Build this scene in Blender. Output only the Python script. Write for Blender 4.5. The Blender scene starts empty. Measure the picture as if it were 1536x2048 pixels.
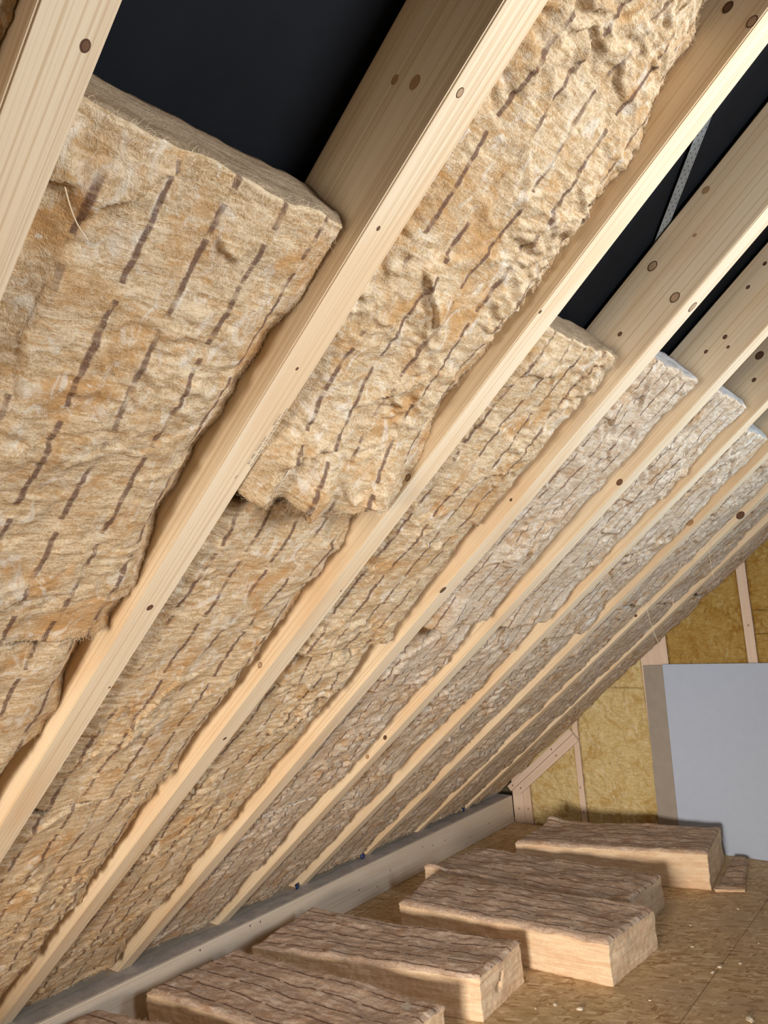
import bpy, bmesh, math, random
import numpy as np
from mathutils import Matrix, Vector

SC = bpy.context.scene
COL = SC.collection
random.seed(7)

# ------------------------------------------------------------------ measured frame of the attic
PITCH = math.radians(38.6203)
CP, SP_ = math.cos(PITCH), math.sin(PITCH)
ZR = 0.33308          # height of the rafter soffit plane above the floor at x = 0
RW, RH = 0.0837, 0.2042   # rafter width and depth
SILL_TOP, YG = 0.2268, 5.315
RY = [-0.284, 0.322, 0.946, 1.557, 2.196, 2.832, 3.462, 4.103, 4.735]   # near faces of the rafters

# ------------------------------------------------------------------ camera
cam_data = bpy.data.cameras.new('camera')
cam = bpy.data.objects.new('camera', cam_data)
COL.objects.link(cam)
SC.camera = cam
cam_data.sensor_fit = 'AUTO'
cam_data.sensor_width = 36.0
cam_data.lens = 1522.7837 * 36.0 / 2048.0
cam_data.clip_start = 0.02
hd, pt, rl = 0.68428, 0.11981, -0.08086
CAM_ANGLES = (hd, pt, rl)
fw = Vector((-math.sin(hd) * math.cos(pt), math.cos(hd) * math.cos(pt), math.sin(pt)))
rt = Vector((math.cos(hd), math.sin(hd), 0.0))
up = rt.cross(fw)
r2 = rt * math.cos(rl) + up * math.sin(rl)
u2 = up * math.cos(rl) - rt * math.sin(rl)
m = Matrix((r2, u2, -fw)).transposed().to_4x4()
m.translation = Vector((3.6872, -0.6675, 1.9850))
cam.matrix_world = m

# ------------------------------------------------------------------ world, lights, exposure
W = bpy.data.worlds.new('world')
SC.world = W
W.use_nodes = True
bg = W.node_tree.nodes['Background']
bg.inputs[0].default_value = (0.86, 0.92, 1.0, 1)
bg.inputs[1].default_value = 0.95


def area(name, loc, target, sx, sy, power, color):
    l = bpy.data.lights.new(name, 'AREA')
    l.shape = 'RECTANGLE'
    l.size, l.size_y = sx, sy
    l.energy = power
    l.color = color
    o = bpy.data.objects.new(name, l)
    COL.objects.link(o)
    o.location = loc
    d = Vector(target) - Vector(loc)
    o.rotation_euler = d.to_track_quat('-Z', 'Y').to_euler()
    return o


win = area('rear_window_daylight', (3.5, -4.4, 1.05), (1.3, 4.2, 0.25), 1.3, 1.1, 36, (1.0, 0.88, 0.75))
win.data.spread = math.radians(52)
for loc, tgt, pw, colr in (((5.7, 0.9, 2.30), (2.6, 0.6, 2.75), 32, (0.93, 0.96, 1.0)), ((5.6, 3.3, 2.40), (2.8, 3.0, 2.95), 37, (0.70, 0.85, 1.0))):
    sky = area('roof_window_daylight', loc, tgt, 0.9, 1.3, pw, colr)
    sky.data.spread = math.radians(100)

SC.view_settings.view_transform = 'Standard'
SC.view_settings.look = 'None'
SC.view_settings.gamma = 1.0
SC.view_settings.use_curve_mapping = False
SC.view_settings.exposure = 0.44


# ------------------------------------------------------------------ node helpers
class NT:
    def __init__(self, name):
        self.mat = bpy.data.materials.new(name)
        self.mat.use_nodes = True
        self.t = self.mat.node_tree
        self.b = self.t.nodes['Principled BSDF']

    def n(self, typ, **kw):
        nd = self.t.nodes.new(typ)
        for k, v in kw.items():
            setattr(nd, k, v)
        return nd

    def put(self, sock, v):
        if v is None:
            return
        if isinstance(v, (int, float)):
            sock.default_value = v
        elif isinstance(v, (tuple, list)):
            sock.default_value = tuple(v) + ((1,) if len(v) == 3 and len(sock.default_value) == 4 else ())
        else:
            self.t.links.new(v, sock)

    def math(self, op, a, b=None, c=None, clamp=False):
        nd = self.n('ShaderNodeMath', operation=op, use_clamp=clamp)
        self.put(nd.inputs[0], a)
        self.put(nd.inputs[1], b)
        self.put(nd.inputs[2], c)
        return nd.outputs[0]

    def vmul(self, v, s):
        nd = self.n('ShaderNodeVectorMath', operation='MULTIPLY')
        self.put(nd.inputs[0], v)
        self.put(nd.inputs[1], s)
        return nd.outputs[0]

    def vadd(self, v, s):
        nd = self.n('ShaderNodeVectorMath', operation='ADD')
        self.put(nd.inputs[0], v)
        self.put(nd.inputs[1], s)
        return nd.outputs[0]

    def noise(self, vec, scale=1.0, detail=2.0, rough=0.5, dist=0.0):
        nd = self.n('ShaderNodeTexNoise')
        self.put(nd.inputs['Vector'], vec)
        nd.inputs['Scale'].default_value = scale
        nd.inputs['Detail'].default_value = detail
        nd.inputs['Roughness'].default_value = rough
        nd.inputs['Distortion'].default_value = dist
        return nd.outputs[0]

    def ramp(self, f, lo, hi):
        nd = self.n('ShaderNodeMapRange', interpolation_type='SMOOTHSTEP')
        self.put(nd.inputs[0], f)
        nd.inputs[1].default_value = lo
        nd.inputs[2].default_value = hi
        return nd.outputs[0]

    def mix(self, f, a, b):
        nd = self.n('ShaderNodeMix', data_type='RGBA')
        self.put(nd.inputs[0], f)
        self.put(nd.inputs[6], a)
        self.put(nd.inputs[7], b)
        return nd.outputs[2]

    def bump(self, h, strength, dist):
        nd = self.n('ShaderNodeBump')
        self.put(nd.inputs['Height'], h)
        nd.inputs['Strength'].default_value = strength
        nd.inputs['Distance'].default_value = dist
        self.t.links.new(nd.outputs[0], self.b.inputs['Normal'])

    def coords(self, k=37.0):
        tc = self.n('ShaderNodeTexCoord')
        oi = self.n('ShaderNodeObjectInfo')
        r = self.math('MULTIPLY', oi.outputs['Random'], k)
        cb = self.n('ShaderNodeCombineXYZ')
        for i in range(3):
            self.t.links.new(r, cb.inputs[i])
        return tc.outputs['Object'], self.vadd(tc.outputs['Object'], cb.outputs[0]), oi.outputs['Random']

    def sep(self, v):
        nd = self.n('ShaderNodeSeparateXYZ')
        self.put(nd.inputs[0], v)
        return nd.outputs

    def finish(self, col, rough=0.9, spec=0.2):
        self.put(self.b.inputs['Base Color'], col)
        self.put(self.b.inputs['Roughness'], rough)
        self.b.inputs['Specular IOR Level'].default_value = spec
        return self.mat


# ------------------------------------------------------------------ materials
def wool_material(name, cream, tan, orange, white, cutlo, cuthi, dash=True, across=True, dashw=0.0042, calm=0.0):
    t = NT(name)
    obj, P, rnd = t.coords()
    if across:
        st = t.noise(t.vmul(P, (105, 17, 45)), 1.0, 3.0, 0.6, 0.9)
    else:
        st = t.noise(t.vmul(P, (16, 90, 45)), 1.0, 3.0, 0.6, 0.9)
    bl = t.noise(P, 6.5, 4.0, 0.6, 0.7)
    bl2 = t.noise(t.vmul(P, (11, 19, 15)), 1.0, 3.0, 0.6, 1.6)
    fine = t.noise(P, 190.0, 2.0, 0.6, 0.3)
    ws = t.noise(t.vmul(P, (24, 34, 30)), 1.0, 4.0, 0.65, 2.2)
    base = t.math('ADD', t.math('MULTIPLY', st, 0.6), t.math('MULTIPLY', fine, 0.4))
    col = t.mix(t.ramp(base, 0.36, 0.60), tan, cream)
    col = t.mix(t.math('MULTIPLY', t.ramp(bl, 0.50, 0.68), 0.75), col, orange)
    bl3 = t.noise(t.vmul(P, (38, 15, 25)), 1.0, 4.0, 0.65, 1.2)
    col = t.mix(t.math('MULTIPLY', t.ramp(bl3, 0.52, 0.66), 0.55), col, orange)
    col = t.mix(t.math('MULTIPLY', t.ramp(bl2, 0.54, 0.70), 0.60), col, white)
    col = t.mix(t.math('MULTIPLY', t.ramp(ws, 0.60, 0.72), 0.65), col, white)
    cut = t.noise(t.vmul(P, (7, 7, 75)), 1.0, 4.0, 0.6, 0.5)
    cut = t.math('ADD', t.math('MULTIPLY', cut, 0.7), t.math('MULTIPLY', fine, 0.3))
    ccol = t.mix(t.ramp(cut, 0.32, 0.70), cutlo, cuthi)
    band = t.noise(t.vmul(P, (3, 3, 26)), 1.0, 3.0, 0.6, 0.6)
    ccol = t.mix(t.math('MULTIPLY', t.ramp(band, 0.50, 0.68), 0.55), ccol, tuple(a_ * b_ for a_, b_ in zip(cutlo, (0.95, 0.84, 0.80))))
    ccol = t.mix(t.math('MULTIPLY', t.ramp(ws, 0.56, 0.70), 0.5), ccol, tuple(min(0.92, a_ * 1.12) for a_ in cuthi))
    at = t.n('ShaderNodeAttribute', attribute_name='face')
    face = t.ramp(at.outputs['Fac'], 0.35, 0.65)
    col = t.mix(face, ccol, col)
    if dash:
        s = t.sep(obj)
        wob = t.noise(P, 5.0, 3.0, 0.6)
        v = t.math('ADD', s[1], t.math('MULTIPLY', t.math('SUBTRACT', wob, 0.5), 0.030 - 0.022 * calm))
        row = t.math('DIVIDE', v, 0.098)
        fr = t.math('ABSOLUTE', t.math('SUBTRACT', t.math('FRACT', t.math('ADD', row, 200.5)), 0.5))
        d = t.math('MULTIPLY', fr, 0.098)
        ragged = t.noise(P, 60.0, 3.0, 0.7)
        wd = t.math('ADD', t.math('MULTIPLY', t.math('SUBTRACT', ragged, 0.5), 0.006), dashw)
        line = t.math('SUBTRACT', 1.0, t.ramp(t.math('SUBTRACT', d, wd), -0.0026, 0.0020))
        rid = t.math('FLOOR', t.math('ADD', row, 200.5))
        along = t.math('FRACT', t.math('ADD', t.math('DIVIDE', s[0], 0.235), t.math('MULTIPLY', rid, 0.137)))
        gate = t.math('LESS_THAN', along, 0.88)
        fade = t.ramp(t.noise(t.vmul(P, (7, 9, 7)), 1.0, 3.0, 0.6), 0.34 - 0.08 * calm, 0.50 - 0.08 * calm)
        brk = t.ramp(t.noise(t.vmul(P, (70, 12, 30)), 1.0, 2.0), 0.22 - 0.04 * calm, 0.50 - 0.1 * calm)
        lm = t.math('MULTIPLY', t.math('MULTIPLY', line, gate), t.math('MULTIPLY', fade, brk))
        lm = t.math('MULTIPLY', t.math('MULTIPLY', lm, face), 0.82)
        col = t.mix(lm, col, (0.115, 0.057, 0.042))
    cu = t.noise(t.vmul(P, (48, 60, 55)), 1.0, 4.0, 0.62, 2.6)
    cur = t.math('ABSOLUTE', t.math('SUBTRACT', cu, 0.5))
    h = t.math('ADD', t.math('MULTIPLY', base, 0.7), t.math('ADD', t.math('MULTIPLY', ws, 0.5), t.math('MULTIPLY', cur, -1.3)))
    t.bump(h, 0.7 - 0.25 * calm, 0.006)
    return t.finish(col, 1.0, 0.05)


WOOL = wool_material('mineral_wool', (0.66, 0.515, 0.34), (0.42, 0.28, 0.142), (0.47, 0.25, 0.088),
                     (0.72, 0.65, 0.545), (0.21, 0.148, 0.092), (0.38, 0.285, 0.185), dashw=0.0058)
WOOLFAR = wool_material('mineral_wool_cool_lit', (0.64, 0.525, 0.395), (0.43, 0.305, 0.195), (0.44, 0.26, 0.12),
                        (0.74, 0.68, 0.60), (0.27, 0.235, 0.205), (0.46, 0.43, 0.40), dashw=0.0044, calm=0.6)  # far bays: cooler light put into paler, greyer wool colours
BATT = wool_material('mineral_wool_batt', (0.62, 0.475, 0.365), (0.42, 0.295, 0.215), (0.42, 0.255, 0.155),
                     (0.74, 0.66, 0.58), (0.70, 0.49, 0.31), (0.88, 0.72, 0.52), across=False, dashw=0.0052, calm=1.0)
GLASSWOOL = wool_material('yellow_glass_wool', (0.68, 0.56, 0.31), (0.54, 0.405, 0.16), (0.47, 0.30, 0.085),
                          (0.76, 0.70, 0.52), (0.45, 0.30, 0.10), (0.55, 0.40, 0.15), dash=False)
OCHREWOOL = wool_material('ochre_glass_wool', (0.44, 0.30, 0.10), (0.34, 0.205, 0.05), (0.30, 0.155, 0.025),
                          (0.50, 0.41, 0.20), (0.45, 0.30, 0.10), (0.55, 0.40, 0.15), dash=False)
FIBRE = NT('loose_wool_fibre').finish((0.72, 0.57, 0.38), 1.0, 0.1)


def wood_material(name, light, dark, warm, grain=1.0, warmth=1.0):
    t = NT(name)
    obj, P, rnd = t.coords(53.0)
    g = t.noise(t.vmul(P, (0.9, 190, 190)), 1.0, 2.0, 0.5, 0.25)
    g2 = t.noise(t.vmul(P, (5.0, 320, 320)), 1.0, 2.0, 0.5)
    bl = t.noise(t.vmul(P, (1.6, 11, 11)), 1.0, 2.0, 0.5, 0.4)
    f = t.math('ADD', t.math('MULTIPLY', t.ramp(g, 0.48, 0.72), 0.55 * grain), t.math('MULTIPLY', t.ramp(g2, 0.5, 0.8), 0.2 * grain))
    col = t.mix(t.math('MULTIPLY', t.ramp(bl, 0.40, 0.72), 0.8 * warmth), light, warm)
    col = t.mix(f, col, dark)
    t.bump(g2, 0.12, 0.001)
    return t.finish(col, 0.62, 0.25)


WOOD = wood_material('planed_spruce', (0.74, 0.605, 0.425), (0.52, 0.36, 0.205), (0.69, 0.495, 0.30), 1.15)
SILLWOOD = wood_material('weathered_spruce', (0.62, 0.525, 0.415), (0.44, 0.34, 0.235), (0.56, 0.455, 0.34), 1.0)
STUDWOOD = wood_material('pinkish_spruce', (0.70, 0.565, 0.455), (0.53, 0.39, 0.285), (0.64, 0.49, 0.375), 0.7)


def flat_material(name, col, rough=0.6, spec=0.3, var=0.0, metal=0.0):
    t = NT(name)
    if var:
        obj, P, rnd = t.coords()
        nz = t.noise(P, 14.0, 4.0, 0.6)
        c2 = tuple(c * (1 - var) for c in col)
        c = t.mix(t.ramp(nz, 0.3, 0.7), col, c2)
    else:
        c = col
    t.b.inputs['Metallic'].default_value = metal
    return t.finish(c, rough, spec)


KNOT = flat_material('knot_heart', (0.17, 0.085, 0.045), 0.7, 0.2, 0.4)
KNOTRING = flat_material('knot_rim', (0.095, 0.05, 0.03), 0.7, 0.2)
KNOTPALE = flat_material('knot_pale_heart', (0.47, 0.315, 0.19), 0.7, 0.2, 0.3)
STREAK = flat_material('resin_streak', (0.42, 0.25, 0.12), 0.7, 0.2, 0.3)
INK = flat_material('ink', (0.30, 0.27, 0.215), 0.9, 0.1)
MEMBRANE = flat_material('black_roof_membrane', (0.003, 0.0042, 0.0065), 0.65, 0.15, 0.25)
STEEL = flat_material('galvanised_steel', (0.22, 0.23, 0.225), 0.5, 0.5, 0.25, 0.4)
BOARD = flat_material('pale_grey_board', (0.44, 0.515, 0.655), 0.8, 0.15, 0.03)
BOARDFLAP = flat_material('grey_brown_board', (0.34, 0.305, 0.27), 0.85, 0.1, 0.08)
SHADESTRIP = flat_material('shaded_top_strip', (0.50, 0.455, 0.42), 0.95, 0.05, 0.25)
BLUE = flat_material('blue_foil', (0.008, 0.022, 0.085), 0.4, 0.4)
SHEATHR = flat_material('pale_roof_lining', (0.50, 0.40, 0.28), 0.9, 0.1, 0.2)
SHEATH = flat_material('dark_sheathing', (0.10, 0.08, 0.05), 0.9, 0.1, 0.3)


def osb_material():
    t = NT('osb_board')
    obj, P, rnd = t.coords(0.0)
    warp = t.noise(P, 3.0, 2.0)
    cols = None
    hs = None
    for i, (ang, sx, sy) in enumerate(((0.5, 16, 62), (1.75, 18, 66), (2.75, 17, 58))):
        mp = t.n('ShaderNodeMapping')
        t.put(mp.inputs['Vector'], P)
        mp.inputs['Rotation'].default_value = (0, 0, ang)
        mp.inputs['Location'].default_value = (i * 3.1, i * 1.7, 0)
        v = t.n('ShaderNodeTexVoronoi', feature='F1')
        t.put(v.inputs['Vector'], t.vmul(mp.outputs[0], (sx, sy, 1)))
        v.inputs['Scale'].default_value = 1.0
        cs = t.sep(v.outputs['Color'])
        if cols is None:
            cols, hs = cs[0], cs[1]
        else:
            m_ = t.math('GREATER_THAN', cs[2], 0.40)
            mx = t.n('ShaderNodeMix', data_type='FLOAT')
            t.put(mx.inputs[0], m_)
            t.put(mx.inputs[2], cols)
            t.put(mx.inputs[3], cs[0])
            cols = mx.outputs[0]
    gr = t.noise(P, 90.0, 3.0, 0.6)
    f = t.math('ADD', t.math('MULTIPLY', cols, 0.72), t.math('MULTIPLY', gr, 0.35))
    c = t.mix(t.ramp(f, 0.20, 0.88), (0.45, 0.30, 0.150), (0.65, 0.475, 0.275))
    c = t.mix(t.ramp(warp, 0.45, 0.75), c, (0.50, 0.36, 0.22))
    c = t.mix(t.math('MULTIPLY', t.math('LESS_THAN', cols, 0.10), 0.6), c, (0.34, 0.18, 0.08))
    c = t.mix(t.math('MULTIPLY', t.math('GREATER_THAN', cols, 0.91), 0.6), c, (0.76, 0.61, 0.41))
    s = t.sep(obj)
    l1 = t.math('LESS_THAN', t.math('ABSOLUTE', t.math('SUBTRACT', s[0], 2.232)), 0.0016)
    sl = t.math('ADD', s[0], t.math('MULTIPLY', s[1], -0.043))
    l2 = t.math('LESS_THAN', t.math('ABSOLUTE', t.math('SUBTRACT', sl, -0.045)), 0.0022)
    c = t.mix(t.math('MULTIPLY', t.math('MAXIMUM', l1, l2), 0.85), c, (0.06, 0.035, 0.02))
    t.bump(f, 0.25, 0.002)
    return t.finish(c, 0.6, 0.3)


OSB = osb_material()


# ------------------------------------------------------------------ tags and mesh helpers
def tag(o, label=None, cat=None, group=None, kind=None):
    if label:
        o['label'] = label
    if cat:
        o['category'] = cat
    if group:
        o['group'] = group
    if kind:
        o['kind'] = kind
    return o


def link(name, me, mats, parent=None, mw=None):
    for mt in (mats if isinstance(mats, (list, tuple)) else [mats]):
        me.materials.append(mt)
    o = bpy.data.objects.new(name, me)
    COL.objects.link(o)
    if mw is not None:
        o.matrix_world = mw
    if parent is not None:
        o.parent = parent
    return o


def np_mesh(name, V, F, smooth=True, attr=None):
    me = bpy.data.meshes.new(name)
    F = np.asarray(F, dtype=np.int32)
    k = F.shape[1]
    me.vertices.add(len(V))
    me.vertices.foreach_set('co', np.asarray(V, dtype=np.float32).ravel())
    me.loops.add(F.size)
    me.loops.foreach_set('vertex_index', F.ravel())
    me.polygons.add(len(F))
    me.polygons.foreach_set('loop_start', np.arange(0, F.size, k, dtype=np.int32))
    if smooth:
        me.polygons.foreach_set('use_smooth', np.ones(len(F), dtype=bool))
    me.update(calc_edges=True)
    if attr is not None:
        a = me.attributes.new('face', 'FLOAT', 'POINT')
        a.data.foreach_set('value', np.asarray(attr, dtype=np.float32))
    me.validate()
    return me


def bm_mesh(name, bm):
    me = bpy.data.meshes.new(name)
    bmesh.ops.recalc_face_normals(bm, faces=[f for f in bm.faces if not f.tag])
    bm.to_mesh(me)
    bm.free()
    return me


def box(bm, lo, hi, bevel=0.0, mi=0):
    vs = [bm.verts.new((x, y, z)) for x in (lo[0], hi[0]) for y in (lo[1], hi[1]) for z in (lo[2], hi[2])]
    q = [(0, 1, 3, 2), (4, 6, 7, 5), (0, 4, 5, 1), (2, 3, 7, 6), (0, 2, 6, 4), (1, 5, 7, 3)]
    fs = [bm.faces.new([vs[i] for i in f]) for f in q]
    for f in fs:
        f.material_index = mi
    if bevel:
        es = list({e for f in fs for e in f.edges})
        bmesh.ops.bevel(bm, geom=es, offset=bevel, segments=2, affect='EDGES', profile=0.5)
    return vs


# ------------------------------------------------------------------ vectorised gradient noise
_rng = np.random.RandomState(11)
_perm = np.concatenate([_rng.permutation(256)] * 3).astype(np.int32)
_grad = _rng.normal(size=(256, 3))
_grad /= np.linalg.norm(_grad, axis=1)[:, None]


def perlin(p):
    p = np.asarray(p, dtype=np.float64)
    i = np.floor(p).astype(np.int64)
    f = p - i
    i = (i & 255).astype(np.int32)
    u = f * f * f * (f * (f * 6 - 15) + 10)
    out = 0
    for dx in (0, 1):
        wx = u[:, 0] if dx else 1 - u[:, 0]
        a = _perm[(i[:, 0] + dx) & 255]
        for dy in (0, 1):
            wy = u[:, 1] if dy else 1 - u[:, 1]
            b = _perm[(a + i[:, 1] + dy) & 511]
            for dz in (0, 1):
                wz = u[:, 2] if dz else 1 - u[:, 2]
                g = _grad[_perm[(b + i[:, 2] + dz) & 511]]
                d = g[:, 0] * (f[:, 0] - dx) + g[:, 1] * (f[:, 1] - dy) + g[:, 2] * (f[:, 2] - dz)
                out = out + wx * wy * wz * d
    return out * 1.5


def fbm(p, oct=3, gain=0.5):
    s, a = 0, 1.0
    p = np.asarray(p, dtype=np.float64)
    for k in range(oct):
        s = s + a * perlin(p * (2.03 ** k) + k * 17.3)
        a *= gain
    return s


def ridged(p, oct=3):
    s, a = 0, 1.0
    for k in range(oct):
        s = s + a * (1 - 2.2 * np.abs(perlin(p * (2.1 ** k) + k * 9.7)))
        a *= 0.5
    return s


def smooth(x, a, b):
    t = np.clip((x - a) / (b - a), 0, 1)
    return t * t * (3 - 2 * t)


def lattice(nx, ny, nz, skip_top=False):
    """integer lattice on the surface of a box: vertices (n,3) and quads"""
    P, Q = [], []
    base = 0

    def face(ax, val, na, nb, flip):
        nonlocal base
        a, b = np.meshgrid(np.arange(na + 1), np.arange(nb + 1), indexing='ij')
        c = np.full(a.shape, val)
        o = [None] * 3
        r = [k for k in range(3) if k != ax]
        o[ax], o[r[0]], o[r[1]] = c, a, b
        P.append(np.stack(o, -1).reshape(-1, 3))
        idx = np.arange((na + 1) * (nb + 1)).reshape(na + 1, nb + 1) + base
        q = np.stack([idx[:-1, :-1], idx[1:, :-1], idx[1:, 1:], idx[:-1, 1:]], -1).reshape(-1, 4)
        if flip:
            q = q[:, ::-1]
        Q.append(q)
        base += (na + 1) * (nb + 1)
    face(2, 0, nx, ny, True)
    face(2, nz, nx, ny, False)
    face(1, 0, nx, nz, False)
    face(1, ny, nx, nz, True)
    face(0, 0, ny, nz, True)
    face(0, nx, ny, nz, False)
    P = np.concatenate(P)
    Q = np.concatenate(Q)
    key = (P[:, 0] * (ny + 1) + P[:, 1]) * (nz + 1) + P[:, 2]
    _, first, inv = np.unique(key, return_index=True, return_inverse=True)
    return P[first].astype(float) / np.array([nx, ny, nz]), inv[Q]


def fibres(name, V, F, idx, count, lmin, lmax, width, parent, seed, up=0.6, ylim=None):
    """loose strands standing off the wool: thin two-sided ribbons rooted on the mesh"""
    r = np.random.RandomState(seed)
    fsel = idx[r.randint(0, len(idx), count)]
    q = V[F[fsel]]
    w = r.dirichlet((1, 1, 1, 1), count)
    root = (q * w[:, :, None]).sum(1)
    nrm = np.cross(q[:, 2] - q[:, 0], q[:, 3] - q[:, 1])
    nrm /= np.linalg.norm(nrm, axis=1)[:, None] + 1e-9
    d = r.normal(size=(count, 3))
    d -= (d * nrm).sum(1)[:, None] * nrm
    d /= np.linalg.norm(d, axis=1)[:, None] + 1e-9
    ln = r.uniform(lmin, lmax, count) ** 1.0
    side = np.cross(nrm, d)
    n = 6
    curl = r.uniform(-1.6, 1.6, count)
    pts = []
    for k in range(n):
        s = k / (n - 1)
        lift = np.sin(s * math.pi * r.uniform(0.6, 1.0)) * up
        a = curl * s
        pts.append(root + (d * np.cos(a)[:, None] + side * np.sin(a)[:, None]) * (ln * s)[:, None] + nrm * (ln * lift * 0.55)[:, None]
                   + r.normal(size=(count, 3)) * (ln * 0.05 * s)[:, None])
    VV, FF = [], []
    for k in range(n):
        hw = width * (1 - 0.75 * k / (n - 1))
        off = (side * 0.7 + nrm * 0.7) * hw
        VV += [pts[k] - off, pts[k] + off]
    VV = np.stack(VV, 1).reshape(-1, 3)
    if ylim:
        VV[:, 1] = np.clip(VV[:, 1], -ylim, ylim)
    base = np.arange(count)[:, None] * (2 * n)
    for k in range(n - 1):
        FF.append(base + np.array([[2 * k, 2 * k + 1, 2 * k + 3, 2 * k + 2]]))
    FF = np.concatenate(FF)
    o = link(name, np_mesh(name, VV, FF), FIBRE)
    o.parent = parent
    tag(o, kind='stuff')
    return o


def roof_matrix(y, s=0.0, q=0.0):
    """frame on the slope: X up the rafters, Y along the ridge, Z up through the roof"""
    mm = Matrix(((CP, 0, -SP_, 0), (0, 1, 0, 0), (SP_, 0, CP, 0), (0, 0, 0, 1)))
    mm.translation = Vector((s * CP - q * SP_, y, ZR + s * SP_ + q * CP))
    return mm


# ------------------------------------------------------------------ setting
def structure(name, bm, mats, mw=None):
    o = link(name, bm_mesh(name, bm), mats, None, mw)
    tag(o, kind='structure')
    return o


bm = bmesh.new()
box(bm, (-0.62, -4.75, -0.05), (9.9, YG + 0.15, 0.0))
structure('floor', bm, OSB)
bm = bmesh.new()
box(bm, (-0.4, -4.7, RH + 0.012), (6.2, YG + 0.1, RH + 0.022))
structure('ceiling', bm, MEMBRANE, roof_matrix(0))
RIDGE = 4.75
bm = bmesh.new()
box(bm, (0, -4.7, 0), (6.3, YG + 0.1, 0.03))
mw = Matrix.Translation((2 * RIDGE + 0.22, 0, 0.30)) @ Matrix.Rotation(math.pi + PITCH, 4, 'Y')
structure('wall_right', bm, SHEATHR, mw)
bm = bmesh.new()
box(bm, (-0.4, -4.7, 0.0), (6.2, -0.86, 0.02))
structure('wall_left', bm, SHEATHR, roof_matrix(0))
# rear gable with the window the daylight comes through
bm = bmesh.new()
for lo, hi in (((-0.6, 0.0), (2.8, 4.4)), ((4.2, 0.0), (9.9, 4.4)), ((2.8, 0.0), (4.2, 0.45)), ((2.8, 1.65), (4.2, 4.4))):
    box(bm, (lo[0], -4.75, lo[1]), (hi[0], -4.65, hi[1]))
structure('wall_front', bm, SHEATHR)
# gable: sheathing behind the studs, cut to the slope
bm = bmesh.new()
prof = [(-0.35, 0.0), (9.9, 0.0), (9.9, 0.3), (4.85, ZR + 4.85 * SP_ / CP + 0.2), (-0.35, 0.27)]
f0 = [bm.verts.new((x, YG + 0.13, z)) for x, z in prof]
f1 = [bm.verts.new((x, YG + 0.15, z)) for x, z in prof]
bm.faces.new(f0)
bm.faces.new(f1[::-1])
for i in range(5):
    j = (i + 1) % 5
    bm.faces.new((f0[i], f1[i], f1[j], f0[j]))
structure('wall_back', bm, SHEATH)


# ------------------------------------------------------------------ rafters
ORD = ['first', 'second', 'third', 'fourth', 'fifth', 'sixth', 'seventh', 'eighth', 'ninth']
RS0, RS1 = -0.170, 6.05


def ellipse(bm, c, ex, ey, ax, ay, nrm, mi, lift, seg=18):
    vs = []
    for i in range(seg):
        a = 2 * math.pi * i / seg
        vs.append(bm.verts.new(Vector(c) + ax * (ex * math.cos(a)) + ay * (ey * math.sin(a)) + nrm * lift))
    f = bm.faces.new(vs)
    f.normal_update()
    if f.normal.dot(nrm) < 0:
        f.normal_flip()
    f.material_index = mi
    f.tag = True


def knot(bm, where, s, t, r, kind='dark', el=1.35):
    """where 'b': on the soffit (t = offset across), 'f': on the near face (t = height above the soffit)"""
    X, Y, Z = Vector((1, 0, 0)), Vector((0, 1, 0)), Vector((0, 0, 1))
    if where == 'b':
        c, ax, ay, nr = (s, t, 0.0), X, Y, -Z
    else:
        c, ax, ay, nr = (s, 0.0, t), X, Z, -Y
    if kind == 'pale':
        ellipse(bm, c, r * el, r, ax, ay, nr, 2, 0.0004)
        ellipse(bm, c, r * el * 0.82, r * 0.78, ax, ay, nr, 3, 0.0007)
    elif kind == 'streak':
        ellipse(bm, c, r * el, r, ax, ay, nr, 4, 0.0004)
    else:
        ellipse(bm, c, r * el, r, ax, ay, nr, 2, 0.0004)
        ellipse(bm, c, r * el * 0.7, r * 0.7, ax, ay, nr, 1, 0.0007)


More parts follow.
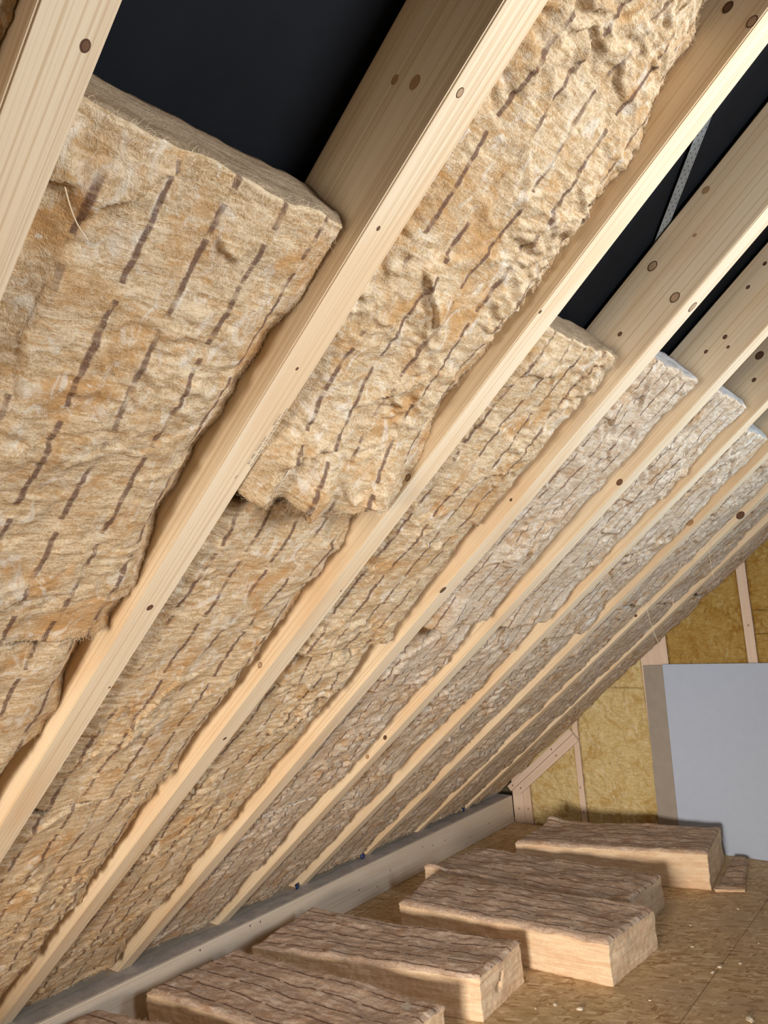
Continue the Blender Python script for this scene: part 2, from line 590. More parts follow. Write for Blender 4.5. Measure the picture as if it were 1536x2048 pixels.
KN = {
    0: [('b', 3.743, 0.063, 0.0062, 'dark')],
    1: [('b', 3.960, 0.022, 0.0066, 'pale'), ('b', 2.704, 0.045, 0.0075, 'dark'), ('b', 3.709, 0.027, 0.0036, 'dark'),
        ('b', 3.401, 0.040, 0.0030, 'dark'), ('f', 3.932, 0.080, 0.010, 'streak'), ('f', 3.917, 0.126, 0.007, 'streak'),
        ('b', 2.40, 0.074, 0.0030, 'dark')],
    2: [('f', 2.353, 0.031, 0.0085, 'pale'), ('f', 3.162, 0.012, 0.0085, 'pale'), ('f', 4.398, 0.012, 0.0095, 'pale'),
        ('f', 4.402, 0.080, 0.0095, 'dark'), ('b', 1.996, 0.051, 0.0065, 'dark'), ('b', 3.707, 0.007, 0.0040, 'dark'),
        ('b', 2.725, 0.064, 0.0028, 'dark')],
    3: [('f', 3.939, 0.160, 0.0125, 'pale'), ('f', 3.908, 0.038, 0.0125, 'pale'), ('f', 3.735, 0.100, 0.006, 'dark'),
        ('f', 4.070, 0.116, 0.0045, 'streak'), ('f', 3.117, 0.021, 0.0045, 'dark'), ('b', 2.699, 0.006, 0.012, 'dark'),
        ('b', 3.916, 0.054, 0.0125, 'pale'), ('f', 4.18, 0.18, 0.009, 'streak')],
    4: [('f', 3.903, 0.087, 0.007, 'dark'), ('f', 3.883, 0.053, 0.005, 'dark'), ('f', 3.826, 0.104, 0.006, 'dark'),
        ('f', 4.166, 0.158, 0.006, 'dark'), ('f', 4.076, 0.147, 0.006, 'dark'), ('f', 3.266, 0.012, 0.011, 'dark'),
        ('f', 1.607, 0.017, 0.010, 'dark'), ('f', 1.45, 0.017, 0.010, 'streak')],
    5: [('f', 3.925, 0.160, 0.015, 'dark'), ('f', 3.836, 0.104, 0.008, 'dark')],
    6: [('f', 3.086, 0.029, 0.016, 'streak')],
    7: [('f', 3.188, 0.012, 0.020, 'dark'), ('f', 2.30, 0.018, 0.008, 'dark')],
    8: [],
}
RLAB = [
    'pale timber rafter at the upper left corner, nearest of the rafters',
    'wide-looking pale rafter with printed lettering, right of the first black opening',
    'pale rafter along the near edge of the opening with the perforated strap',
    'rafter with a reddish knot on its lower edge, fourth from the left',
    'rafter between the fourth and sixth from the left, bright on its soffit at the top',
    'sixth rafter from the left, orange near face and a pale thin soffit',
    'seventh rafter from the left, third before the end wall',
    'eighth rafter from the left with its near face bare above the end wall',
    'last rafter before the end wall, showing as a thin pale line',
]
rafters = []
for k, y in enumerate(RY):
    bm = bmesh.new()
    cot = CP / SP_
    vs = box(bm, (RS0, 0, 0), (RS1, RW, RH))
    for v in vs:
        if v.co.x < 0 and v.co.z > 0.1:
            v.co.x -= RH * cot
    bmesh.ops.bevel(bm, geom=bm.edges[:], offset=0.003, segments=2, affect='EDGES')
    for kn in KN[k]:
        knot(bm, *kn)
    # finger joints: fine dark hairlines across soffit
    me = bm_mesh('rafter', bm)
    o = link('rafter', me, [WOOD, KNOT, KNOTRING, KNOTPALE, STREAK], None, roof_matrix(y))
    tag(o, RLAB[k], 'rafter', 'rafters of the roof slope')
    rafters.append(o)

# grading stamp printed on the second rafter
for txt, s, yy, sz in (('<<', 3.112, 0.060, 0.009), ('EN 14081  Timber Com', 3.155, 0.069, 0.0078), ('DOC 311', 3.262, 0.071, 0.0078),
                       ('the Lumber Best  A 10 EN 15 EP NE/16', 3.150, 0.0785, 0.0072), ('Planed 07-01', 3.272, 0.0795, 0.0072)):
    fc = bpy.data.curves.new('grading_stamp', 'FONT')
    fc.body = txt
    fc.size = sz
    fc.extrude = 0.0001
    fc.materials.append(INK)
    tmp = bpy.data.objects.new('grading_stamp', fc)
    COL.objects.link(tmp)
    me = bpy.data.meshes.new_from_object(tmp.evaluated_get(bpy.context.evaluated_depsgraph_get()))
    bpy.data.objects.remove(tmp)
    o = bpy.data.objects.new('grading_stamp', me)
    COL.objects.link(o)
    o.parent = rafters[1]
    o.location = (s, yy, -0.0005)
    o.rotation_euler = (math.pi, 0, 0)

# ------------------------------------------------------------------ eaves beam
bm = bmesh.new()
# local x runs along the beam (world y), local y points away from the room
box(bm, (-3.0, 0.0, 0.0), (YG - 0.004, 0.52, SILL_TOP), 0.004)
marks = [(4.611, .064), (4.109, .148), (4.272, .135), (3.986, .169), (3.95, .02), (4.561, .03), (3.263, .098), (2.976, .038), (2.325, .205),
         (1.974, .205), (2.402, .20), (4.9, .1), (3.6, .12), (3.45, .06), (2.7, .09), (2.05, .12)]
X, Y, Z = Vector((1, 0, 0)), Vector((0, 1, 0)), Vector((0, 0, 1))
for (yy, zz) in marks:
    ellipse(bm, (yy, 0, zz), 0.004, 0.0065, X, Z, -Y, 1, 0.0005, 10)
for (yy, xx, l) in ((1.43, 0.06, 0.022), (1.72, 0.085, 0.03), (2.32, 0.075, 0.03), (3.02, 0.07, 0.022), (2.75, 0.03, 0.012), (3.4, 0.06, 0.02)):
    ellipse(bm, (yy, xx, SILL_TOP), l, 0.006, X, Y, Z, 1, 0.0005, 10)
# thin strip along the top, its grey standing in for the shade there
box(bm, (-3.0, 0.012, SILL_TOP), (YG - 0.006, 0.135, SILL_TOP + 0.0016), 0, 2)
o = link('eaves_beam', bm_mesh('eaves_beam', bm), [SILLWOOD, KNOTRING, SHADESTRIP], None, Matrix.Rotation(math.pi / 2, 4, 'Z'))
tag(o, 'long greyish timber beam on the floor at the foot of the rafters', 'beam')


# ------------------------------------------------------------------ wool between the rafters
def roof_wool(bay, y0, y1, s0, s1, label, seed, res, rec=0.03, far_gap=0.03, low_lip=0.03, top_tuck=0.0, rag=0.0, fib=900, crumple=1.0,
              bump=(), flaps=()):
    L, Wd, T = s1 - s0, y1 - y0 - 0.006, RH - 0.02
    nx, ny, nz = max(8, int(L / res)), max(8, int(Wd / res)), 12
    P, Q = lattice(nx, ny, nz)
    # parameter -> rest shape; z runs from the room side (0) to the membrane (1)
    u, v, c = P[:, 0] * L, (P[:, 1] - 0.5) * Wd, P[:, 2]
    X0 = np.stack([u, v, np.zeros_like(u)], 1)
    off = np.array([seed * 3.17, seed * 1.31, seed * 0.77])
    S = X0 + off
    main = 1 - smooth(c, 0.0, 0.55)
    big = fbm(np.stack([S[:, 0] / 0.30, S[:, 1] / 0.24, S[:, 2]], 1), 3)
    warp = np.stack([fbm(S / 0.11 + 5, 2), fbm(S / 0.11 + 31, 2), np.zeros_like(u)], 1)
    cr = ridged(np.stack([S[:, 0] / 0.085, S[:, 1] / 0.15, S[:, 2]], 1) + warp * 0.9, 3)
    mid = fbm(np.stack([S[:, 0] / 0.030, S[:, 1] / 0.060, S[:, 2]], 1) + warp * 1.2, 3, 0.6)
    fine = perlin(np.stack([S[:, 0] / 0.011, S[:, 1] / 0.035, S[:, 2]], 1) + warp * 2.0)
    amount = smooth(fbm(np.stack([S[:, 0] / 0.35, S[:, 1] / 0.3, S[:, 2] + 3], 1), 2), -0.35, 0.55)
    h = 0.013 * big + crumple * (0.0075 * cr * amount + 0.0055 * mid * (0.45 + amount)) + 0.0016 * fine
    # sides tucked against the timbers
    gap_f = far_gap * (0.80 + 1.3 * np.clip(fbm(np.stack([S[:, 0] / 0.22, np.full_like(u, seed + 2.0), S[:, 2]], 1), 2) + 0.15, -0.3, 1.0))
    gap_f = gap_f * 1.2 + 0.006 * ridged(np.stack([S[:, 0] / 0.10, np.full_like(u, seed + 12.0), S[:, 2]], 1), 3)
    gap_n = 0.018 * (1.0 + 1.2 * perlin(np.stack([S[:, 0] / 0.25, np.full_like(u, seed + 9.0), S[:, 2]], 1)))
    dn, df = v + Wd / 2, Wd / 2 - v
    h -= gap_f * np.exp(-(df / 0.050) ** 2) + gap_n * np.exp(-(dn / 0.045) ** 2)
    h += 0.004 * np.exp(-(df - 0.05) ** 2 / 0.0006) * (perlin(S / 0.05) + 0.3)
    # ends
    if low_lip:
        sag = low_lip * (0.7 + 0.9 * fbm(np.stack([S[:, 1] / 0.16, S[:, 0] * 0, S[:, 2] + seed], 1), 2))
        h += sag * np.exp(-(u / 0.16) ** 2)
    if top_tuck:
        h -= top_tuck * (0.8 + 0.6 * perlin(np.stack([S[:, 1] / 0.14, S[:, 0] * 0, S[:, 2] + 4], 1))) * np.exp(-((L - u) / 0.09) ** 2)
    fr_ = np.random.RandomState(seed * 13 + 5)
    for _ in range(int(9 * crumple)):
        fx, fy = fr_.uniform(0.05, L - 0.05), fr_.uniform(-Wd / 2, Wd / 2)
        fa = fr_.normal(0, 0.55) + (math.pi if fr_.rand() < 0.4 else 0)
        fl, fh, fw_ = fr_.uniform(0.07, 0.20), fr_.uniform(0.007, 0.017), fr_.uniform(0.03, 0.07)
        du, dv = u - fx, v - fy
        dd = du * math.cos(fa) + dv * math.sin(fa) + warp[:, 0] * 0.03
        tt = -du * math.sin(fa) + dv * math.cos(fa)
        h += fh * np.exp(-(tt / fl) ** 2) * smooth(dd, 0.0, 0.007) * np.exp(-np.maximum(dd, 0) / fw_)
    for (fs, fyy, fa, fl, fh, fw_) in flaps:
        du, dv = u - (fs - s0), v - (fyy - (y0 + y1) / 2)
        dd = du * math.cos(fa) + dv * math.sin(fa) + warp[:, 0] * 0.02
        tt = -du * math.sin(fa) + dv * math.cos(fa)
        h += fh * (1 - smooth(np.abs(tt), fl * 0.6, fl)) * smooth(dd, 0.0, 0.005) * np.exp(-np.maximum(dd, 0) / fw_)
    for (bs, by, bw, bh) in bump:
        h += bh * np.exp(-(((u - (bs - s0)) / bw) ** 2 + ((v - (by - (y0 + y1) / 2)) / bw) ** 2))
    zmain = np.minimum(rec - h, rec + 0.08)
    zmain = np.maximum(zmain, -0.07)
    # near the timbers never stand proud of the soffit
    lim = 0.004 - 0.075 * np.minimum(smooth(dn, 0.0, 0.08), smooth(df, 0.0, 0.08))
    zmain = np.maximum(zmain, lim)
    z = zmain * (1 - c) + T * c
    # ragged ends and sides
    e1 = smooth(P[:, 0], 1 - 0.06 / L, 1.0)
    e0 = 1 - smooth(P[:, 0], 0.0, 0.06 / L)
    rn = fbm(np.stack([S[:, 1] / 0.07, z / 0.05, S[:, 0] * 0 + seed], 1), 3)
    rl = fbm(np.stack([S[:, 1] / 0.16, z * 0, S[:, 0] * 0 + seed + 6], 1), 3)
    uu = u - 0.007 * e1 + 0.009 * e0 * (low_lip < 0.02) + e1 * (0.007 * rn + rag * rl) * (0.4 + 0.6 * main) + e0 * ((0.018 + 0.7 * max(0.0, low_lip - 0.02)) * rl * main)
    vv = v
    if rag:
        pull = rag * 1.3 * np.clip(rl + 0.55, 0, 1.5) * smooth(u, L - 0.30, L)
        vv = v - pull * smooth(v, -Wd / 2, Wd / 2) * main
    uu = uu - 0.006 * e1 * (1 - smooth(c, 0, 0.15)) + 0.006 * e0 * (1 - smooth(c, 0, 0.15))
    V = np.stack([uu, vv, z], 1)
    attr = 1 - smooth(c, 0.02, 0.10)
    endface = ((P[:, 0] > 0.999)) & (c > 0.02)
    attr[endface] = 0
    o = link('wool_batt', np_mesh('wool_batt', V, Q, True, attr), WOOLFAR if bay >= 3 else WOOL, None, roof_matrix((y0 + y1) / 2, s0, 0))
    tag(o, label, 'insulation', 'mineral wool between the rafters')
    if fib:
        cen = P[Q].mean(1)
        mainf = np.where(cen[:, 2] < 0.001)[0]
        fibres('loose_fibres', V, Q, mainf, int(fib * 0.55), 0.006, 0.020, 0.00020, o, seed * 7 + 1, 0.30, Wd / 2 + 0.001)
        edge = np.where((cen[:, 2] < 0.10) & ((cen[:, 0] > 1 - 0.03 / L) | (cen[:, 0] < 0.03 / L) | (cen[:, 1] > 1 - 0.03)))[0]
        fibres('edge_fuzz', V, Q, edge, int(fib * 0.6), 0.005, 0.018, 0.00024, o, seed * 7 + 2, 1.0, Wd / 2 + 0.001)
    return o


def bay_y(b):
    y0 = (RY[b] + RW) if b >= 0 else RY[0] - 0.545
    y1 = RY[b + 1] if b + 1 < len(RY) else YG - 0.004
    return y0, y1


BAYNAME = {-1: 'left of the nearest rafter', 0: 'between first and second rafters from the left', 1: 'between second and third rafters from the left',
           2: 'between third and fourth rafters from the left', 3: 'between fourth and fifth rafters from the left',
           4: 'between fifth and sixth rafters from the left', 5: 'between sixth and seventh rafters from the left',
           6: 'between seventh and eighth rafters from the left', 7: 'between the eighth and last rafters',
           8: 'between the last rafter and the end wall'}
PIECES = [
    # bay, s0, s1, res, rec, far_gap, lip, tuck, rag, fib, crumple
    (-1, 2.9, 4.34, .008, .022, .02, .0, .0, .0, 1500, 1.0),
    (0, 2.58, 3.69, .0055, .020, .030, .018, .0, .012, 4200, 0.85),
    (0, 1.20, 2.575, .007, .020, .040, .0, .015, .0, 2600, 1.0),
    (1, 3.06, 4.37, .0055, .022, .022, .072, .0, .045, 5200, 1.35),
    (1, 1.75, 3.030, .006, .026, .036, .010, .018, .0, 3000, 0.75),
    (1, 0.50, 1.745, .007, .026, .042, .020, .012, .0, 2400, 1.1),
    (1, -0.155, 0.495, .008, .026, .035, .0, .010, .0, 800, 1.0),
    (2, 2.385, 3.69, .006, .020, .030, .012, .0, .008, 3600, 1.0),
    (2, 1.10, 2.38, .007, .030, .045, .020, .020, .0, 2600, 1.25),
    (2, -0.155, 1.075, .008, .030, .050, .0, .012, .0, 1400, 1.0),
    (3, 2.46, 3.745, .007, .022, .045, .028, .0, .008, 2800, 0.9),
    (3, 1.15, 2.455, .008, .028, .040, .012, .022, .0, 1800, 1.1),
    (3, -0.155, 1.145, .009, .028, .045, .0, .012, .0, 1200, 1.1),
    (4, 2.40, 3.750, .008, .022, .045, .035, .0, .006, 2200, 1.0),
    (4, 1.10, 2.395, .009, .026, .045, .015, .025, .0, 1400, 1.0),
    (4, -0.155, 1.095, .010, .026, .040, .0, .012, .0, 800, 1.0),
    (5, 2.25, 3.665, .009, .020, .045, .030, .0, .006, 1600, 1.0),
    (5, 0.95, 2.245, .010, .022, .040, .015, .020, .0, 1000, 1.1),
    (5, -0.155, 0.945, .011, .020, .035, .0, .010, .0, 600, 1.0),
    (6, 2.42, 3.68, .010, .018, .035, .020, .0, .0, 900, 1.0),
    (6, 1.05, 2.415, .011, .014, .022, .012, .015, .0, 700, 1.0),
    (6, -0.155, 1.045, .012, .012, .016, .0, .010, .0, 500, 1.0),
    (7, 2.40, 3.68, .011, .018, .045, .015, .0, .0, 600, 1.0),
    (7, 1.10, 2.395, .012, .010, .010, .010, .012, .0, 500, 0.9),
    (7, -0.155, 1.095, .012, .008, .010, .0, .010, .0, 400, 0.9),
    (8, 2.45, 3.68, .013, .012, .012, .010, .0, .0, 400, 0.9),
    (8, 1.15, 2.445, .013, .008, .008, .010, .010, .0, 400, 0.9),
    (8, -0.155, 1.145, .013, .008, .008, .0, .010, .0, 400, 0.9),
]
FLAPS = {(0, 0): ((3.595, -0.080, -0.86, 0.10, 0.020, 0.06), (3.560, -0.200, -0.25, 0.05, 0.022, 0.06), (3.570, 0.105, 0.5, 0.035, 0.014, 0.035), (3.28, -0.135, 1.5, 0.22, 0.014, 0.06)),
         (1, 0): ((3.22, 0.55, -0.5, 0.12, 0.018, 0.05), (3.62, 0.60, 0.6, 0.10, 0.015, 0.05)),
         (2, 1): ((2.2, 1.2, 0.4, 0.14, 0.018, 0.06),)}
counts = {}
for p_ in PIECES:
    counts[p_[0]] = counts.get(p_[0], 0) + 1
seen = {}
POS = {1: ['{}'], 2: ['upper', 'lower'], 3: ['top', 'middle', 'bottom'], 4: ['top', 'second highest', 'third highest', 'bottom']}
for i, p_ in enumerate(PIECES):
    b = p_[0]
    n_ = seen.get(b, 0)
    seen[b] = n_ + 1
    y0, y1 = bay_y(b)
    if counts[b] == 1:
        lab = 'tan mineral wool batt at the upper left corner, left of the nearest rafter'
    else:
        lab = '%s tan wool batt in the bay %s' % (POS[counts[b]][n_], BAYNAME[b])
    bp = ()
    fp = FLAPS.get((b, n_), ())
    if b == 1 and n_ == 0:
        bp = ((3.12, 0.60, 0.10, 0.022), (3.45, 0.62, 0.07, -0.012), (4.36, 0.93, 0.12, -0.06), (4.22, 0.95, 0.07, -0.03))
    if b == 2 and n_ == 1:
        bp = ((2.36, 1.38, 0.022, -0.05), (2.37, 1.47, 0.02, -0.05))
    roof_wool(b, y0, y1, p_[1], p_[2], lab, i + 1, p_[3], p_[4], p_[5], p_[6], p_[7], p_[8], p_[9], p_[10], bp, fp)


# ------------------------------------------------------------------ wool batts on the floor
def bilin(q, a, b):
    q = [np.array(p) for p in q]
    return (q[0][None] * ((1 - a) * (1 - b))[:, None] + q[1][None] * (a * (1 - b))[:, None]
            + q[2][None] * (a * b)[:, None] + q[3][None] * ((1 - a) * b)[:, None])


def floor_batt(corners, T, label, seed, res=0.009, fib=1500, sag=0.0, lift=(), dents=(), name='wool_batt', cat='insulation', group='mineral wool batts lying on the floor'):
    """corners: front-left, front-right, back-right, back-left of the top face (x, y)"""
    c0 = sum((Vector(p) for p in corners), Vector((0, 0))) / 4
    dx = (Vector(corners[1]) + Vector(corners[2]) - Vector(corners[0]) - Vector(corners[3]))
    ang = math.atan2(dx.y, dx.x)
    R = Matrix.Rotation(-ang, 2)
    loc = [tuple(R @ (Vector(p) - c0)) for p in corners]
    L = (Vector(corners[1]) - Vector(corners[0])).length
    Wd = (Vector(corners[3]) - Vector(corners[0])).length
    nx, ny, nz = max(6, int(L / res)), max(6, int(Wd / res)), max(4, int(T / res))
    P, Q = lattice(nx, ny, nz)
    xy = bilin(loc, P[:, 0], P[:, 1])
    z = P[:, 2] * T
    S = np.stack([xy[:, 0], xy[:, 1], z], 1) + seed * 2.37
    top = smooth(P[:, 2], 0.7, 1.0)
    hgt = 0.012 * fbm(S / 0.22, 3) + 0.0022 * fbm(np.stack([S[:, 0] / 0.09, S[:, 1] / 0.022, S[:, 2] / 0.05], 1), 3, 0.6)
    hgt += 0.0018 * ridged(np.stack([S[:, 0] / 0.12, S[:, 1] / 0.07, S[:, 2] / 0.1], 1), 3)
    z2 = z + top * hgt - sag * top * np.sin(np.clip(P[:, 0], 0, 1) * math.pi)
    for (a, b, w, hh) in lift:
        z2 += hh * P[:, 2] * np.exp(-(((P[:, 0] - a) / w) ** 2 + ((P[:, 1] - b) / w) ** 2))
    # soft edges along the top and frayed sides
    cx, cy = 1 - 2 * P[:, 0], 1 - 2 * P[:, 1]
    ex = smooth(np.abs(cx), 1 - 0.05 / L, 1.0)
    ey = smooth(np.abs(cy), 1 - 0.05 / Wd, 1.0)
    z2 -= top * 0.012 * np.maximum(ex, ey) ** 2
    lay = fbm(np.stack([S[:, 0] / 0.30, S[:, 1] / 0.30, S[:, 2] / 0.018], 1), 3, 0.6)
    rough = fbm(S / 0.035, 3, 0.6)
    wave = fbm(np.stack([S[:, 0] / 0.25, S[:, 1] / 0.25, S[:, 2] / 0.12], 1), 2)
    side = 0.0015 * lay + 0.0025 * rough + 0.008 * wave
    x2 = xy[:, 0] - np.sign(cx) * ex * side
    y2 = xy[:, 1] - np.sign(cy) * ey * side
    for (b, c, rb, rc, dep) in dents:                     # torn pits in the right end face
        q_ = ((P[:, 1] - b) * Wd / rb) ** 2 + ((P[:, 2] - c) * T / rc) ** 2
        x2 = x2 - dep * (1 - smooth(q_, 0.45, 1.0)) * smooth(P[:, 0], 1 - 0.03 / L, 1.0)
    z2 = np.maximum(z2, 0.0)
    V = np.stack([x2, y2, z2], 1)
    attr = smooth(P[:, 2], 0.93, 0.999)
    mw = Matrix.Rotation(ang, 4, 'Z')
    mw.translation = Vector((c0.x, c0.y, 0.0005))
    o = link(name, np_mesh(name, V, Q, True, attr), BATT, None, mw)
    tag(o, label, cat, group)
    if fib:
        cen = P[Q].mean(1)
        t_ = np.where(cen[:, 2] > 0.999)[0]
        fibres('loose_fibres', V, Q, t_, int(fib * 0.5), 0.006, 0.020, 0.00028, o, seed * 5 + 1, 0.5)
        e_ = np.where((cen[:, 2] > 0.9) & ((cen[:, 1] < 0.03) | (cen[:, 0] > 0.985) | (cen[:, 1] > 0.97)))[0]
        fibres('edge_fuzz', V, Q, e_, fib // 2, 0.005, 0.016, 0.00030, o, seed * 5 + 2, 1.2)
    return o


floor_batt([(0.10, 0.78), (1.42, 1.06), (1.37, 1.63), (0.075, 1.335)], 0.21, 'wool batt cut off by the lower edge of the picture, nearest on the floor', 41, 0.009, 900)
floor_batt([(0.145, 1.555), (1.47, 1.675), (1.47, 2.19), (0.165, 2.085)], 0.21, 'wool batt with widely spaced dark lines, second nearest on the floor', 42, 0.007, 2600)
floor_batt([(0.200, 2.165), (1.467, 2.484), (1.451, 2.905), (0.140, 2.690)], 0.21, 'wool batt with a torn notch in its right end, third nearest on the floor', 43, 0.007, 2600,
           0.012, ((0.02, 0.1, 0.12, -0.02),), ((0.40, 0.42, 0.040, 0.020, 0.045), (0.46, 0.60, 0.022, 0.022, 0.03)))
floor_batt([(0.572, 2.995), (1.849, 3.085), (1.893, 3.600), (0.470, 3.480)], 0.215, 'wool batt standing furthest forward, front one of the touching pair', 44, 0.007, 2600)
floor_batt([(0.330, 3.560), (1.735, 3.665), (1.740, 4.121), (0.400, 4.075)], 0.200, 'wool batt behind and touching the front one of the pair', 45, 0.008, 2000, 0.0,
           ((0.03, 0.02, 0.07, 0.035),), ((0.62, 0.55, 0.022, 0.022, 0.03),))
floor_batt([(0.655, 4.215), (1.900, 4.525), (1.820, 5.085), (0.650, 4.800)], 0.232, 'farthest wool batt, lying in front of the grey board', 46, 0.008, 2000, 0.0,
           ((0.02, 0.9, 0.06, 0.03),))
floor_batt([(1.925, 4.50), (2.088, 4.585), (1.960, 5.13), (1.870, 5.12)], 0.030, 'thin flat scrap of wool on the floor beside the farthest batt', 47, 0.007, 500, name='wool_scrap', group=None)

# ------------------------------------------------------------------ gable studs, wool and plates
GF = YG


def roof_z(x):
    return ZR + x * SP_ / CP


def stud(x0, x1, label, yoff=0.0, z0=0.0):
    bm = bmesh.new()
    pts = [(x0, z0), (x1, z0), (x1, roof_z(x1) + 0.05), (x0, roof_z(x0) + 0.05)]
    a = [bm.verts.new((x - x0, 0, z)) for x, z in pts]
    b = [bm.verts.new((x - x0, 0.125, z)) for x, z in pts]
    bm.faces.new(a)
    bm.faces.new(b[::-1])
    for i in range(4):
        j = (i + 1) % 4
        bm.faces.new((a[i], b[i], b[j], a[j]))
    bmesh.ops.recalc_face_normals(bm, faces=bm.faces[:])
    bmesh.ops.bevel(bm, geom=bm.edges[:], offset=0.002, segments=1, affect='EDGES')
    # turn so that the grain (local x) runs along the stud
    rot = Matrix(((0, 0, 1, 0), (0, 1, 0, 0), (-1, 0, 0, 0), (0, 0, 0, 1)))
    bmesh.ops.transform(bm, matrix=rot, verts=bm.verts)
    for (s, t) in ((0.12 + x0 * 0.05, 0.5), (0.35, 0.4), (1.62, 0.55), (1.28, 0.45)):
        if s < roof_z(x0) - 0.1:
            ellipse(bm, (s, 0, -(x1 - x0) * t), 0.010, 0.007, X, Z, -Y, 1, 0.0006, 12)
    mw = rot.inverted()
    mw.translation = Vector((x0, GF + yoff, 0))
    o = link('wall_stud', bm_mesh('wall_stud', bm), [STUDWOOD, KNOTPALE], None, mw)
    tag(o, label, 'stud', 'studs of the end wall')
    return o


stud(0.005, 0.110, 'short pinkish corner stud of the end wall beside the eaves beam', -0.002)
stud(0.1102, 0.179, 'narrow stud doubling the corner stud of the end wall', 0.004)
stud(0.642, 0.691, 'slim stud in the end wall midway between corner and grey board')
stud(1.298, 1.357, 'narrow stud just left of the grey board on the end wall')
stud(1.3575, 1.515, 'broad stud rising behind the top left corner of the grey board')
stud(2.093, 2.159, 'tall stud rising above the middle of the grey board')


def gable_wool(x0, x1, z0, z1, label, seed, slope=True):
    L, T = x1 - x0, 0.115
    res = 0.008
    H = (z1 if z1 else 0)
    nx, nz = max(6, int(L / res)), max(10, int(((z1 or roof_z(x1)) - z0) / res))
    P, Q = lattice(nx, 6, nz)
    x = x0 + P[:, 0] * L
    top = roof_z(x) + 0.06
    if z1:
        top = np.minimum(top, z1)
    z = z0 + P[:, 2] * (top - z0)
    c = P[:, 1]
    S = np.stack([x, z, np.zeros_like(x) + seed * 1.9], 1)
    warp = np.stack([fbm(S / 0.16 + 3, 2), fbm(S / 0.16 + 21, 2), np.zeros_like(x)], 1)
    h = 0.012 * fbm(S / 0.25, 2) + 0.009 * ridged(S / 0.14 + warp * 1.5, 3) + 0.004 * fbm(S / 0.035 + warp * 2, 3)
    edge = np.minimum(np.minimum(P[:, 0], 1 - P[:, 0]) * L, np.minimum(P[:, 2], 1 - P[:, 2]) * (top - z0))
    h -= 0.009 * (1 - smooth(edge, 0, 0.018))
    yfront = 0.012 - h
    y = yfront * (1 - c) + T * c
    V = np.stack([z, -(x - x0), y], 1)      # local x up, local y towards -x, local z into the wall
    attr = np.where(c < 0.01, 1.0, 0.0)
    rot = Matrix(((0, -1, 0, 0), (0, 0, 1, 0), (1, 0, 0, 0), (0, 0, 0, 1)))
    rot.translation = Vector((x0, GF, 0))
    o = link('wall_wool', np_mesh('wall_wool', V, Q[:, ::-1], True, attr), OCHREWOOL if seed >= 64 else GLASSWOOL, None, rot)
    tag(o, label, 'insulation', 'yellow glass wool in the end wall')
    return o


gable_wool(0.182, 0.638, 0.002, None, 'triangular yellow glass wool panel in the low corner of the end wall', 61)
gable_wool(0.695, 1.294, 0.002, 1.163, 'crumpled yellow glass wool panel just left of the grey board', 62)
gable_wool(0.695, 1.294, 1.165, None, 'small wedge of yellow glass wool under the slope, left of the grey board', 63)
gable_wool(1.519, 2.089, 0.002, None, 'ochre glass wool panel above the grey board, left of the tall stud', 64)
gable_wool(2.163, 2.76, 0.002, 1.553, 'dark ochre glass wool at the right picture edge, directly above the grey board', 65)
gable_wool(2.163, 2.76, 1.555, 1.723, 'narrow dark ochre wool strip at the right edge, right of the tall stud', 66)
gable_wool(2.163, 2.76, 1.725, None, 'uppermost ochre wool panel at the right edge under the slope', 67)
stud(2.764, 2.83, 'stud of the end wall beyond the right edge of the picture')
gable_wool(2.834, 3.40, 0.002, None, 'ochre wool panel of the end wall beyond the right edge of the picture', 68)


def plate(s0, s1, q0, q1, label, yo):
    bm = bmesh.new()
    box(bm, (s0, 0, q0), (s1, 0.03, q1), 0.002)
    for s in (s0 + 0.05, s1 - 0.25):
        ellipse(bm, (s, 0, (q0 + q1) / 2), 0.008, 0.006, X, Z, -Y, 1, 0.0006, 12)
    mw = roof_matrix(GF - 0.034 + yo)
    o = link('sloping_plate', bm_mesh('sloping_plate', bm), [STUDWOOD, KNOT], None, mw)
    tag(o, label, 'board', 'sloping boards at the foot of the end wall')


plate(-0.03, 0.80, -0.055, -0.004, 'upper sloping board under the roof in the low corner of the end wall', 0.0)
plate(0.02, 0.80, -0.125, -0.058, 'lower sloping board just above the triangular glass wool panel', 0.0)

# ------------------------------------------------------------------ big grey board leaning on the end wall
t0 = bpy.data.objects.new('leaning_board', None)
COL.objects.link(t0)
t0.location = (1.475, 5.215, 0.0)
t0.rotation_euler = (-math.atan2(0.075, 1.352), 0, 0)
tag(t0, 'large pale grey board leaning upright against the end wall', 'board')
bm = bmesh.new()
box(bm, (0.0, 0.0, 0.0), (1.60, 0.006, 1.352), 0.001)
o = link('main_sheet', bm_mesh('main_sheet', bm), BOARD)
o.parent = t0
bm = bmesh.new()
box(bm, (-0.160, 0.0, 0.004), (-0.001, 0.006, 1.345), 0.001)
o = link('folded_flap', bm_mesh('folded_flap', bm), BOARDFLAP)
o.parent = t0
o.rotation_euler = (0, 0, math.radians(-6))
o['label'] = 'darker grey-brown folded flap'

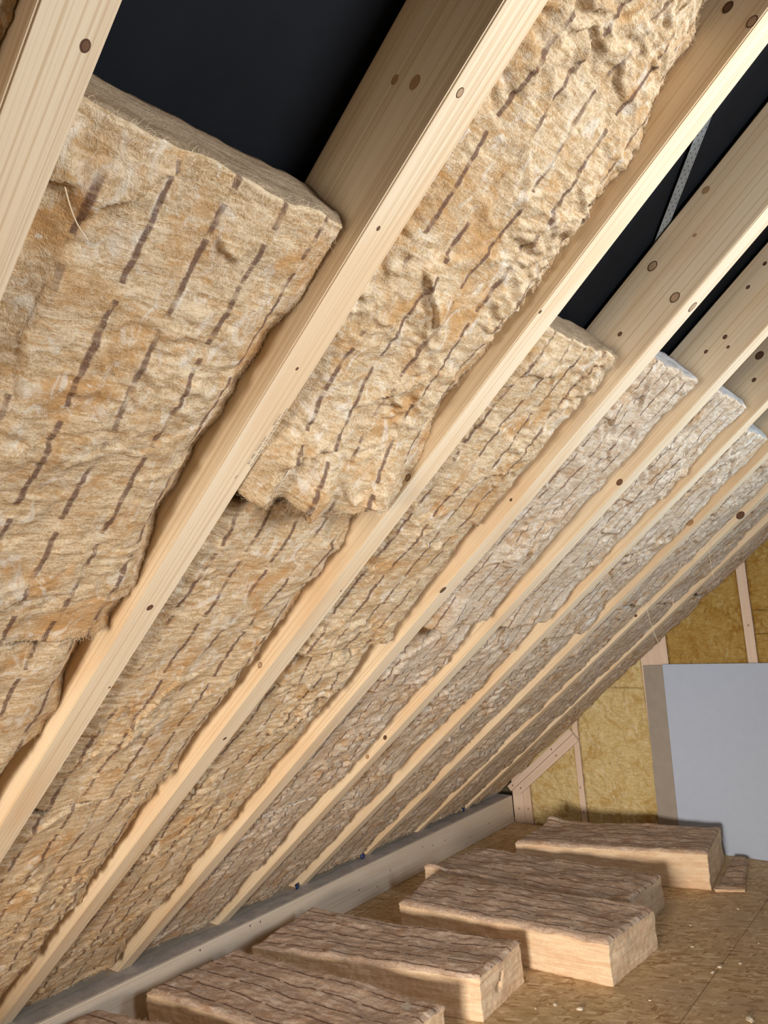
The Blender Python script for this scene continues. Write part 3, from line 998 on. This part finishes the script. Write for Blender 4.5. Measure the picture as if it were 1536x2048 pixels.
# ------------------------------------------------------------------ perforated strap under the membrane
a_ = Vector((4.640, 1.105))
b_ = Vector((3.90, 1.657))
L = (b_ - a_).length
cell = 0.004
nx, ny = int(L / cell), 10
bm = bmesh.new()
grid = [[bm.verts.new((i * cell, (j - ny / 2) * cell, 0)) for j in range(ny + 1)] for i in range(nx + 1)]
for i in range(nx):
    for j in range(ny):
        if (i % 6 == 0 and j == 1) or (i % 6 == 2 and j == 4) or (i % 6 == 4 and j == 7):
            continue
        bm.faces.new((grid[i][j], grid[i + 1][j], grid[i + 1][j + 1], grid[i][j + 1]))
r_ = bmesh.ops.extrude_face_region(bm, geom=bm.faces[:])
bmesh.ops.translate(bm, vec=(0, 0, 0.0015), verts=[g for g in r_['geom'] if isinstance(g, bmesh.types.BMVert)])
mw = roof_matrix(0) @ Matrix.Translation((a_.x, a_.y, RH + 0.004)) @ Matrix.Rotation(math.atan2((b_ - a_).y, (b_ - a_).x), 4, 'Z')
o = link('perforated_strap', bm_mesh('perforated_strap', bm), STEEL, None, mw)
tag(o, 'grey perforated steel strap crossing the black opening at upper right', 'strap')


# ------------------------------------------------------------------ small bits
def tuft(loc, r, seed, name, label, cat, group, mat, flat=0.6, parent=None):
    bm = bmesh.new()
    bmesh.ops.create_icosphere(bm, subdivisions=3, radius=1.0)
    V = np.array([v.co for v in bm.verts])
    d = 1 + 0.55 * fbm(V * 1.6 + seed * 4.1, 3, 0.6)
    for v, k in zip(bm.verts, d):
        v.co = (v.co.x * k * r * 1.3, v.co.y * k * r * 0.8, v.co.z * k * r * flat)
    zmin = min(v.co.z for v in bm.verts)
    for v in bm.verts:
        v.co.z -= zmin
    me = bm_mesh(name, bm)
    for p in me.polygons:
        p.use_smooth = True
    o = link(name, me, mat)
    o.location = loc
    o.rotation_euler = (0, 0, seed * 1.3)
    tag(o, label, cat, group)
    return o


CRUMB = flat_material('pale_wool_crumb', (0.80, 0.70, 0.55), 1.0, 0.1, 0.2)
for i, (x, y, r) in enumerate([(2.233, 3.535, .012), (1.684, 2.786, .010), (1.803, 2.809, .013), (2.486, 3.105, .018), (2.046, 3.689, .008), (2.22, 3.46, .010),
                               (1.95, 3.95, .007), (2.31, 3.62, .009), (1.62, 2.71, .007), (2.05, 3.05, .006), (2.33, 3.9, .006), (2.12, 4.3, .007)]):
    tuft((x, y, 0.0), r, i + 1, 'wool_crumb', 'tiny pale crumb of wool lying on the open boarded floor', 'crumb', 'wool crumbs on the floor', CRUMB, 0.4)

for i, (y, lab) in enumerate(((2.832, 'dark blue foil scrap at the foot of the sixth rafter from the left'), (3.462, 'dark blue foil scrap at the foot of the seventh rafter from the left'),
                              (4.735, 'tiny dark blue foil scrap at the foot of the last rafter'))):
    tuft((-0.112, y - 0.022, SILL_TOP + 0.0016), 0.013, i + 31, 'foil_scrap', lab, 'foil', 'blue foil scraps at the rafter feet', BLUE, 1.3)


def strand(pts, label, group='wool strands hanging from the slope'):
    cu = bpy.data.curves.new('hanging_strand', 'CURVE')
    cu.dimensions = '3D'
    cu.bevel_depth = 0.0011
    cu.bevel_resolution = 1
    sp = cu.splines.new('NURBS')
    sp.points.add(len(pts) - 1)
    sp.use_endpoint_u = True
    for p, q in zip(sp.points, pts):
        p.co = (*q, 1)
    cu.materials.append(FIBRE)
    tmp = bpy.data.objects.new('hanging_strand', cu)
    COL.objects.link(tmp)
    me = bpy.data.meshes.new_from_object(tmp.evaluated_get(bpy.context.evaluated_depsgraph_get()))
    bpy.data.objects.remove(tmp)
    o = bpy.data.objects.new('hanging_strand', me)
    COL.objects.link(o)
    tag(o, label, 'fibre', group)


def slope_pt(s, y, q):
    return tuple(roof_matrix(y, s, q).translation)


a0 = Vector(slope_pt(2.95, 4.0, 0.0))
strand([a0 + Vector((0, 0, 0.01)), a0 + Vector((0.01, 0, -0.06)), a0 + Vector((0.0, 0.01, -0.13)), a0 + Vector((0.015, 0, -0.2))], 'thin wool strand hanging beside the eighth rafter near the right edge')
a1 = Vector(slope_pt(2.45, 3.95, 0.0))
strand([a1 + Vector((0, 0, 0.01)), a1 + Vector((0.012, 0, -0.08)), a1 + Vector((0.02, 0.0, -0.15)), a1 + Vector((0.05, 0, -0.24))], 'thin wool strand hanging lower down, above the broad stud')

p0, p1, p2 = slope_pt(3.575, -0.182, -0.004), slope_pt(3.535, -0.155, -0.012), slope_pt(3.515, -0.125, -0.003)
strand([Vector(p0), Vector(p0).lerp(Vector(p1), 0.5) + Vector((0, 0, -0.004)), Vector(p1), Vector(p2)],
       'short pale straw stuck on the wool beside the nearest rafter, below the first black opening', None)
